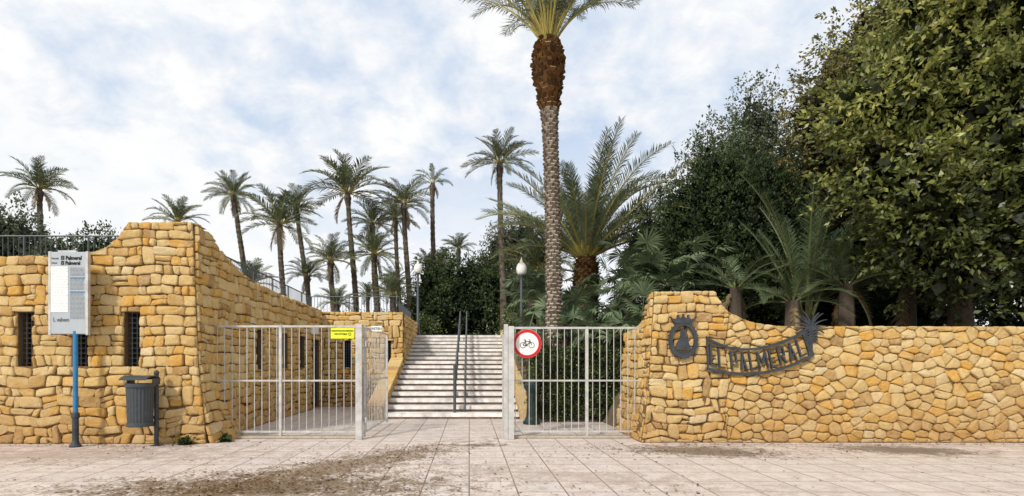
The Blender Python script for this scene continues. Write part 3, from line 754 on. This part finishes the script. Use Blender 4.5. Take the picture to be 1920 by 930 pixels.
CR=[crown_mesh('palm_crown_a',1,nf=28,emin=-5,ll=.21,w=.026,dead=2,droop=(.6,1.4)),crown_mesh('palm_crown_b',2,nf=24,emin=5,ll=.22,w=.026,dead=1,droop=(.6,1.5)),crown_mesh('palm_crown_c',3,nf=32,emin=-18,ll=.20,w=.026,dead=3,droop=(.6,1.4)),
    crown_mesh('palm_crown_d',4,nf=24,emin=0,droop=(.5,1.3),dead=0),crown_mesh('palm_crown_sparse',5,nf=9,emin=10,emax=80,dead=3,ll=.2)]
def palm(bx,y,zb,tx,zt,r,Rc,var,rot=0,by=None,head=True):
    e=empty('palm_tree',(bx,y,zb)); rng=np.random.default_rng(int(abs(tx*97+zt*13))+1)
    k=np.linspace(0,1,60); px=bx+(tx-bx)*k**1.6+.05*np.sin(k*6); pts=np.stack([px,np.full(60,y)+.0,zb-.1+(zt-zb+.1)*k],1)
    rad=r*(1.0-.25*k)*(1+.06*((np.arange(60)%2)*2-1)); rad[:3]*=1.25
    if head: rad[-5:]*=np.array([1.15,1.35,1.45,1.4,1.0])
    T=tubeq(pts,rad,12,.07,rng)
    link(bpy.data.objects.new('trunk',quad_mesh('trunk',T,rng.random(len(T)),np.zeros(len(T)),[TRUNKD])),e)
    o=bpy.data.objects.new('fronds',CR[var]); o.location=(tx,y,zt); o.scale=(Rc,Rc,Rc); o.rotation_euler=(0,0,rot); link(o,e)
for i,(bx,y,tx,zt,Rc,var) in enumerate([
 (-27.1,34,-27.4,12.7,2.3,0),(-14.8,36,-15.9,12.9,2.1,2),(-15.0,28,-15.3,9.0,1.7,1),(-11.8,34,-12.1,10.4,2.8,0),(-11.3,38,-12.3,12.5,2.2,1),
 (-7.2,34,-7.75,12.4,3.2,1),(-6.5,38,-6.9,11.5,2.2,0),(-5.7,33,-5.9,8.3,2.1,2),(-3.9,35,-4.3,12.0,2.4,0),(-5.5,42,-5.8,13.0,2.1,2),
 (-2.5,38,-2.6,14.4,1.7,4),(-8.1,32,-8.3,7.7,2.0,0),(-10.7,36,-10.9,7.4,1.8,1),(2.0,32,1.85,13.6,2.3,0),(-3.3,44,-3.4,9.6,1.7,0),
 (-.9,46,-.9,11.4,1.8,1),(-6.1,44,-6.2,8.2,1.8,2),(-8.7,46,-8.7,7.4,1.7,0),(-4.2,30,-4.3,5.4,1.6,3),(-7.4,30,-7.4,4.9,1.4,3),(-12.6,31,-12.7,6.2,1.7,3),(-2.2,42,-2.3,9.2,1.6,1)]):
    palm(bx,y,2.7,tx,zt,.2,Rc,var,rot=i*1.7)

# main palm
mp=empty('palm_tree',(2.55,16,0)); rng=np.random.default_rng(77)
k=np.linspace(0,1,120); zc=.2+k*11.0; xc=2.50-.12*k**1.5+.05*np.sin(k*4)
def mrad(z):
    return np.interp(z,[0,2.5,5,8,8.8,9.5,10.0,10.4,10.8,11.05,11.2],[.29,.245,.225,.215,.24,.31,.42,.47,.44,.34,.26])
T=tubeq(np.stack([xc,np.full(120,16.),zc],1),mrad(zc)*.9,18,.05,rng)
Qs=[T];Rn=[rng.random(len(T))*.25];Mi=[(T[:,0,2]>9.1).astype(int)]
z=.25;row=0
while z<11.15:
    up=z>9.1; r=float(mrad(z)); cxx=float(np.interp(z,zc,xc)); nn=8 if not up else 11; hh=.12 if not up else .15
    for i in range(nn):
        a=2*math.pi*(i+.5*(row%2)+rng.uniform(-.16,.16))/nn; ca,sa=math.cos(a),math.sin(a); wd=2*math.pi*r/nn*.38
        out=rng.uniform(.03,.065) if not up else rng.uniform(.05,.13)
        T_=np.array([-sa,ca,0]);O=np.array([ca,sa,0]);c=np.array([cxx,16,z+rng.uniform(-.02,.02)])
        b0=c+O*r*.88-T_*wd*.5;b1=c+O*r*.88+T_*wd*.5;t0=c+O*(r*.9+out)-T_*wd+[0,0,hh*.7];t1=c+O*(r*.9+out)+T_*wd+[0,0,hh*.7]
        i0=c+O*r*.85-T_*wd*.7+[0,0,hh*1.1];i1=c+O*r*.85+T_*wd*.7+[0,0,hh*1.1]
        Qs.append(np.array([[b0,b1,t1,t0],[t0,t1,i1,i0],[b0,t0,i0,b0],[b1,i1,t1,b1]])); v=rng.random()
        Rn.append(np.array([.3+v*.5,min(1,v*.4+.7),.1,.1]) if not up else np.array([v*.6,min(1,v*.8+.4),.1,.1])); Mi.append(np.full(4,1 if up else 0))
    z+=hh*.93; row+=1
Q=np.concatenate(Qs); link(bpy.data.objects.new('trunk',quad_mesh('main_trunk',Q,np.concatenate(Rn),np.concatenate(Mi),[TRUNK,BOOT])),mp)
cm=crown_mesh('main_crown',31,L=3.7,nf=42,n=64,emax=88,emin=56,droop=(.5,1.8),ll=.15,w=.010,dead=0,mats=[PALMD,RACH,DEADL],vee=.35,base=.03,start=.25)
o=bpy.data.objects.new('fronds',cm); o.location=(2.38,16,11.1); link(o,mp)

# big date palm with pineapple trunk
dp=empty('date_palm',(4.35,20,2.3)); rng=np.random.default_rng(9)
zc=np.linspace(2.2,5.6,40); rr=np.interp(zc,[2.2,3.6,4.6,5.3,5.6],[.36,.42,.48,.42,.25])
T=tubeq(np.stack([np.full(40,4.38),np.full(40,20.),zc],1),rr,16,.06,rng); Qs=[T];Rn=[rng.random(len(T))*.4]
z=2.4;row=0
while z<5.5:
    r=float(np.interp(z,zc,rr))
    for i in range(12):
        a=2*math.pi*(i+.5*(row%2)+rng.uniform(-.1,.1))/12;O=np.array([math.cos(a),math.sin(a),0]);T_=np.array([-O[1],O[0],0]);c=np.array([4.38,20,z]);wd=r*.2;out=rng.uniform(.05,.13)
        b0=c+O*r*.9-T_*wd;b1=c+O*r*.9+T_*wd;t0=c+O*(r+out)-T_*wd*.7+[0,0,.13];t1=c+O*(r+out)+T_*wd*.7+[0,0,.13];i0=c+O*r*.9-T_*wd*.6+[0,0,.16];i1=c+O*r*.9+T_*wd*.6+[0,0,.16]
        Qs.append(np.array([[b0,b1,t1,t0],[t0,t1,i1,i0]])); v=rng.random(); Rn.append(np.array([v*.6,v*.5+.5]))
    z+=.12;row+=1
Q=np.concatenate(Qs); link(bpy.data.objects.new('trunk',quad_mesh('date_trunk',Q,np.concatenate(Rn),np.zeros(len(Q)),[BOOT])),dp)
cm=crown_mesh('date_crown',33,L=5.3,nf=60,n=80,emax=88,emin=26,droop=(.4,1.5),ll=.10,w=.0085,dead=0,mats=[PALMD,RACH,DEADL],vee=.4,lvar=.4,epow=.85)
o=bpy.data.objects.new('fronds',cm); o.location=(4.35,20,5.5); link(o,dp)
# young palms behind the wall
def stem(x,y,z0,z1,mat,e):
    T=tubeq([(x,y,z0),(x,y,(z0+z1)/2),(x,y,z1)],[.2,.2,.15],10,.1,np.random.default_rng(1)); link(bpy.data.objects.new('stem',quad_mesh('stem',T,np.full(len(T),.4),np.zeros(len(T)),[mat])),e)
yp=empty('young_palm',(9.3,14.5,2.0))
cm=crown_mesh('young_crown',36,L=4.6,nf=17,n=70,emax=89,emin=62,droop=(.1,.9),ll=.085,w=.007,dead=0,mats=[PALMS,RACHG,DEADL],vee=.3,lvar=.35)
o=bpy.data.objects.new('fronds',cm); o.location=(9.4,14.9,2.8); link(o,yp); stem(9.4,14.9,1.4,3.0,TRUNKD,yp)
yp=empty('young_palm',(2.9,21.5,2.6)); o=bpy.data.objects.new('fronds',CR[1]); o.location=(2.9,21.5,5.3); o.scale=(2.2,)*3; link(o,yp); stem(2.9,21.5,2.2,5.4,TRUNKD,yp)
SH=crown_mesh('shade_crown',37,nf=14,emin=5,emax=75,droop=(.6,1.4),dead=2,ll=.2,n=44,w=.016,mats=[PALMS,RACHG,DEADL])
for (x,y,z,s) in ((11.5,14.0,3.7,2.7),(13.2,14.4,3.5,2.3),(9.9,14.0,3.6,1.8),(7.6,15.2,3.7,1.8),(8.6,14.2,3.2,1.5)):
    yp=empty('young_palm',(x,y,2)); o=bpy.data.objects.new('fronds',SH); o.location=(x,y,z); o.scale=(s,)*3; o.rotation_euler=(0,0,x); link(o,yp); stem(x,y,1.6,z+.05,TRUNKD,yp)

# fan palms
def fanpalm(name,x,y,z,n,seed,Rp=.8,fr=.6,flat=1):
    rng=np.random.default_rng(seed); Qs=[];Rs=[]
    for i in range(n):
        az=rng.uniform(0,2*np.pi); el=R(rng.uniform(-25,80)); d=np.array([math.cos(az)*math.cos(el),math.sin(az)*math.cos(el),math.sin(el)])
        p0=np.array([x,y,z])+rng.normal(size=3)*[.35*flat,.3,.3]; L=Rp*rng.uniform(.6,1.1); p1=p0+d*L
        up=np.array([0,0,1.]); s=nrm(np.cross(d,up)+1e-4); nn=np.cross(s,d); fd=nrm(d*1+np.array([0,0,-.45])+rng.normal(size=3)*.2)
        s=nrm(np.cross(fd,nn)); wv=s*.012; Qs.append(np.array([[p0-wv,p0+wv,p1+wv,p1-wv]])); Rs.append([.5])
        nb=22; an=np.linspace(-R(105),R(105),nb); F=fr*rng.uniform(.8,1.15); br=rng.uniform(0,.5)
        for a in an:
            dd=fd*math.cos(a)+s*math.sin(a); dd=nrm(dd+np.array([0,0,-.12])*abs(a)+nn*.1*rng.normal()); pr=nrm(np.cross(dd,nn)+1e-5); m=p1+dd*F*.55; tp=p1+nrm(dd+[0,0,-.15])*F*(1-.15*abs(a)/1.8); ww=F*.05
            Qs.append(np.array([[p1,m-pr*ww,tp,m+pr*ww]])); Rs.append([min(1,br+.5*rng.random())])
    Q=np.concatenate(Qs); e=empty(name,(x,y,z-1))
    link(bpy.data.objects.new('fans',quad_mesh('fans',Q,np.concatenate(Rs),np.zeros(len(Q)),[FANM])),e)
    T=tubeq([(x,y,z-2.2),(x,y,z-1),(x,y,z+.1)],[.16,.15,.13],9,.15,rng); link(bpy.data.objects.new('stem',quad_mesh('stem',T,rng.random(len(T)),np.zeros(len(T)),[TRUNKD])),e)
for i,(x,y,z,n,Rp,fr) in enumerate([(5.1,17,4.1,34,.8,.65),(5.9,16,3.6,34,.9,.65),(4.3,16.5,2.7,30,.7,.6),(2.8,20,3.9,34,.9,.6),(2.1,17.4,2.5,24,.6,.5),(3.3,17.4,2.9,26,.7,.55),(6.5,17.5,4.5,26,.9,.65),
   (3.4,15.8,2.4,22,.6,.5),(5.0,14.9,2.5,26,.7,.55),(2.6,22.5,4.2,26,.9,.6),(1.95,15.9,2.0,18,.5,.45),(5.7,18.8,4.6,26,1,.7)]):
    fanpalm('fan_palm',x,y,z,n,50+i,Rp,fr)

# hedge
hd=empty('hedge',(2.9,14.8,0)); rng=np.random.default_rng(8)
N=26000; u=rng.random((N,3)); face=rng.random(N)
x=1.75+u[:,0]*2.95;y=14.35+u[:,1]*1.3;z=.12+u[:,2]*1.85
f=face<.5; y[f]=14.35+rng.normal(size=f.sum())*.05
g=(face>=.5)&(face<.75); z[g]=1.95+rng.normal(size=g.sum())*.06
g=(face>=.75)&(face<.85); x[g]=1.75+rng.normal(size=g.sum())*.05
lump=.07*np.sin(x*5+z*3)+.06*np.sin(z*7-x*3); y+=lump; z+=.06*np.sin(x*4.3)
pos=np.stack([x,y,z],1); d=nrm(rng.normal(size=pos.shape)*.8+[0,-.5,.3]); Q=leafquads(pos,d,rng.uniform(.05,.09,N),.3,rng)
rn=np.clip(rng.random(N)*.8+.25*np.sin(x*6+z*5)*np.sin(z*6-x*2),0,1)
link(bpy.data.objects.new('leaves',quad_mesh('hedge',Q,rn,np.zeros(N),[HEDGEM])),hd)
mb=MB(); 
for i in range(14): mb.tube((1.9+i*.2,14.7+.3*math.sin(i*2),0),(1.95+i*.2+.1*math.sin(i*3),14.9,1.6),.025,BARK,r1=.01,n=6)
mb.build('stems',hd)

# trees
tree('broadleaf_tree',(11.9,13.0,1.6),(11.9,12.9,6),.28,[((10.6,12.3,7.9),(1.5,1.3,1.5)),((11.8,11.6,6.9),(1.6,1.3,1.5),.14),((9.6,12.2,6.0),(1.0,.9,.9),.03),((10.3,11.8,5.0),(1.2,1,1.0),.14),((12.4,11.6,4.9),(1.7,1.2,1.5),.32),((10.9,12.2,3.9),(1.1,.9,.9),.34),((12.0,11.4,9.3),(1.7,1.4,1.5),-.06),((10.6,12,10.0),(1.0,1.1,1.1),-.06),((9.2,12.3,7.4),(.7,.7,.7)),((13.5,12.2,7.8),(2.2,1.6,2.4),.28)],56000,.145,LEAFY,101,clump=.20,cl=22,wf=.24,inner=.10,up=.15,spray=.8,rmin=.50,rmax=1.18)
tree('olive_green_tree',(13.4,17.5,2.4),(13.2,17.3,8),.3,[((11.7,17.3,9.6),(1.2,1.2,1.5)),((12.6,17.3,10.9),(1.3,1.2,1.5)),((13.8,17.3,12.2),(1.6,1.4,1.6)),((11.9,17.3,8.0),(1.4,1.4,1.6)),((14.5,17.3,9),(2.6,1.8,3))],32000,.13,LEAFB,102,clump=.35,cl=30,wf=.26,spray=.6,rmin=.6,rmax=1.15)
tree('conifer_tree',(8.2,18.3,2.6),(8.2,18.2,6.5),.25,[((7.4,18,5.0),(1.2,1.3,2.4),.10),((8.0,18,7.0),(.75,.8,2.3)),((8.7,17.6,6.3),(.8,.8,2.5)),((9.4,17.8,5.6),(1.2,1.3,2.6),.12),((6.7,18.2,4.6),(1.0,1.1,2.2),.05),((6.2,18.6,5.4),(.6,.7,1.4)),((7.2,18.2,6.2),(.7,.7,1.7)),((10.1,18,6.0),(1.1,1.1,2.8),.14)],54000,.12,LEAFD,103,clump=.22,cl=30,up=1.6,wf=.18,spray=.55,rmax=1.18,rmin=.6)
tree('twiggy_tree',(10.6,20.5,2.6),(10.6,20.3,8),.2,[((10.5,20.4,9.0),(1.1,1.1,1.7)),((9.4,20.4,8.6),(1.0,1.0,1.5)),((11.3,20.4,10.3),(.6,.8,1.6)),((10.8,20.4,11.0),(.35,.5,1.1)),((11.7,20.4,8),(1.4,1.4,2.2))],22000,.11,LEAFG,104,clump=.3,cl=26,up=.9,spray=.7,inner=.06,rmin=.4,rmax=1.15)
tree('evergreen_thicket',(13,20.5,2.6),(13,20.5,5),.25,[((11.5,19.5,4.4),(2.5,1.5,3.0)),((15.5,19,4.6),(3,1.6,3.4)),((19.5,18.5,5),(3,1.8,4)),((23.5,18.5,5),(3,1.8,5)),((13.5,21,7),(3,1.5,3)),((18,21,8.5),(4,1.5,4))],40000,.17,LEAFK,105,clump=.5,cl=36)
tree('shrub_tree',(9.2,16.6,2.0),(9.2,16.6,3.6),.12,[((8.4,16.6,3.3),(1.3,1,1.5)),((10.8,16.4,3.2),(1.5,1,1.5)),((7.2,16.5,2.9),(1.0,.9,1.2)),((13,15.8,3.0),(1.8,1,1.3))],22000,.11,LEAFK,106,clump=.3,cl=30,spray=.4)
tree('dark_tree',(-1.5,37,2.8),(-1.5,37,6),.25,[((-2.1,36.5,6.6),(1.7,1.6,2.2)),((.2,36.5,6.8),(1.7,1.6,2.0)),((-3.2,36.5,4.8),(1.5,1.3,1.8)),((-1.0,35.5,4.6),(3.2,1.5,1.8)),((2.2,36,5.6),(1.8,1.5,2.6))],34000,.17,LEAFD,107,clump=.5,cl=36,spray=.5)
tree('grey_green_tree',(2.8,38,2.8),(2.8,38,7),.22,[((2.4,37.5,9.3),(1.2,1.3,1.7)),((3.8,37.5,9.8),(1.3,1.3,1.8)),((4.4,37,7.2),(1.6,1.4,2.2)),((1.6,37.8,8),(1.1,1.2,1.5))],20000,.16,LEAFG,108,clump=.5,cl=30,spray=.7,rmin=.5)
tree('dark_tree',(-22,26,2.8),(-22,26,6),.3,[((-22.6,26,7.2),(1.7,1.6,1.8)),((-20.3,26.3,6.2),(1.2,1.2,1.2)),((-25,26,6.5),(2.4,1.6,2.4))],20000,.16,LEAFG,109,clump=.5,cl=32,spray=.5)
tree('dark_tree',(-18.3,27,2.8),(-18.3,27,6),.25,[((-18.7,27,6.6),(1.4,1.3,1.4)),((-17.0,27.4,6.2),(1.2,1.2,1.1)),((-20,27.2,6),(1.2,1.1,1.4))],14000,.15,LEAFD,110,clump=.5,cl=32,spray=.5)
rng=np.random.default_rng(4); blobs=[]
for i in range(70):
    x=-75+i*2.2+rng.uniform(-1,1); blobs.append(((x,58+rng.uniform(-4,6),4.0+rng.uniform(-.5,1.2)),(2.4,2,rng.uniform(1.6,2.6))))
Q,rn=foliage(rng,blobs,36000,.38,clump=1.1,cl=30); link(bpy.data.objects.new('distant_trees',quad_mesh('distant_trees',Q,rn,np.zeros(len(Q)),[LEAFG])))
rng=np.random.default_rng(6); blobs=[((x,y,3.2),(1.2,.9,.9)) for x,y in [(-4.5,27),(-7,27),(-9.5,28),(-12,28),(3,26),(4.6,25),(3.8,23),(6.2,21),(2.9,23.5),(-2.9,30),(2.6,29),(6.5,23),(8,22)]]
Q,rn=foliage(rng,blobs,16000,.14,clump=.4,cl=30); link(bpy.data.objects.new('shrubs',quad_mesh('shrubs',Q,rn,np.zeros(len(Q)),[HEDGEM])))

# leaf litter
rng=np.random.default_rng(12); P=[]
n=2200; s=rng.uniform(-1,1,n); P.append(np.stack([-2.2+s*1.8+rng.normal(size=n)*.42,8.0+s*2.1+rng.normal(size=n)*.45],1))
n=1600; P.append(np.stack([rng.normal(size=n)*1.1-2.8,6.5+np.abs(rng.normal(size=n))*.6],1))
n=1600; P.append(np.stack([rng.uniform(-10,12,n),rng.uniform(5.5,15,n)],1))
cpt=np.stack([rng.uniform(-8,3,40),rng.uniform(6.5,11,40)],1); ci=rng.integers(0,40,1300); P.append(cpt[ci]+rng.normal(size=(1300,2))*[.35,.2])
n=700; P.append(np.stack([4.3+rng.normal(size=n)*1.3,9.7+rng.normal(size=n)*.4],1)); P.append(np.stack([rng.uniform(3.8,12,n),10.5-np.abs(rng.normal(size=n))*.15],1)); P.append(np.stack([rng.uniform(-14,-5,n),10.4-np.abs(rng.normal(size=n))*.2],1))
P=np.concatenate(P); n=len(P); pos=np.concatenate([P,rng.uniform(.006,.014,(n,1))],1); d=nrm(rng.normal(size=(n,3))*[1,1,.12])
l=rng.uniform(.012,.05,n)*np.where(rng.random(n)<.1,1.6,1); sd=nrm(np.cross(d,np.array([0,0,1.]))+rng.normal(size=(n,3))*.1)*(l*.3)[:,None]
d[:,2]=np.abs(d[:,2]); Q=np.stack([pos,pos+d*l[:,None]*.5+sd,pos+d*l[:,None],pos+d*l[:,None]*.5-sd],1); Q[...,2]=np.maximum(Q[...,2],.005)
link(bpy.data.objects.new('leaf_litter',quad_mesh('leaf_litter',Q,rng.random(n),np.zeros(n),[LITTER])))
rng=np.random.default_rng(13); blobs=[((x,y,.03),(.10,.06,.08)) for x,y in [(-5.55,10.4),(-4.95,10.75)]]
Q,rn=foliage(rng,blobs,360,.06,clump=.08,cl=20,zmin=.004,up=.8); link(bpy.data.objects.new('weeds',quad_mesh('weeds',Q,rn,np.zeros(len(Q)),[HEDGEM])))

# ------------------------------------------------------------ light
sv=Vector((-.50,-.74,.70)).normalized()
sd_=bpy.data.lights.new('sun','SUN'); sd_.energy=3.3; sd_.angle=R(6); sd_.color=(1,.94,.84)
so=bpy.data.objects.new('sun',sd_); so.rotation_euler=sv.to_track_quat('Z','Y').to_euler(); so.location=(-20,-30,40); col.objects.link(so)
wd=bpy.data.worlds.new('World'); scene.world=wd; wd.use_nodes=True; nt=wd.node_tree; nt.nodes.clear()
out=nt.nodes.new('ShaderNodeOutputWorld'); bg=nt.nodes.new('ShaderNodeBackground'); bg.inputs[1].default_value=.1
sky=nt.nodes.new('ShaderNodeTexSky'); sky.sky_type='NISHITA'; sky.sun_disc=False; sky.sun_elevation=math.asin(sv.z); sky.sun_rotation=math.atan2(sv.x,sv.y)%(2*math.pi)
g=coord(nt,'Generated'); sp=nt.nodes.new('ShaderNodeSeparateXYZ'); nt.links.new(g,sp.inputs[0])
zz=math_(nt,'ADD',math_(nt,'MAXIMUM',sp.outputs[2],0),.45)
cb=nt.nodes.new('ShaderNodeCombineXYZ'); nt.links.new(math_(nt,'DIVIDE',sp.outputs[0],zz),cb.inputs[0]); nt.links.new(math_(nt,'DIVIDE',sp.outputs[1],zz),cb.inputs[1])
n1=noise(nt,1.7,4,cb.outputs[0],.55,.15); n2=noise(nt,9,6,cb.outputs[0],.62,.2)
nn=math_(nt,'ADD',math_(nt,'MULTIPLY',n1,.68),math_(nt,'MULTIPLY',n2,.32))
nn=math_(nt,'ADD',nn,math_(nt,'MULTIPLY',math_(nt,'ABSOLUTE',math_(nt,'SUBTRACT',sp.outputs[0],.02)),.26))
f=ramp(nt,[(.41,.18),(.50,.58),(.60,1)],nn)
hz=ramp(nt,[(.16,1),(.55,0)],sp.outputs[2])
f=math_(nt,'MAXIMUM',f,math_(nt,'MULTIPLY',hz,.97))
cc=ramp(nt,[(.35,(9.1,9.5,9.8)),(.6,(10.0,10.0,10.0))],n2)
blue=mixc(nt,.75,sky.outputs[0],(4.2,6.2,9.6))
c=mixc(nt,f,blue,cc); nt.links.new(c,bg.inputs[0]); nt.links.new(bg.outputs[0],out.inputs[0])

# ------------------------------------------------------------ camera
cd=bpy.data.cameras.new('camera'); cd.sensor_width=36; cd.lens=18.75; cd.shift_x=.0417; cd.shift_y=.112; cd.clip_end=2000
co=bpy.data.objects.new('camera',cd); co.location=(0,0,1.6); co.rotation_euler=(R(90),0,0); col.objects.link(co); scene.camera=co
scene.view_settings.view_transform='Standard'; scene.view_settings.look='None'; scene.view_settings.exposure=0
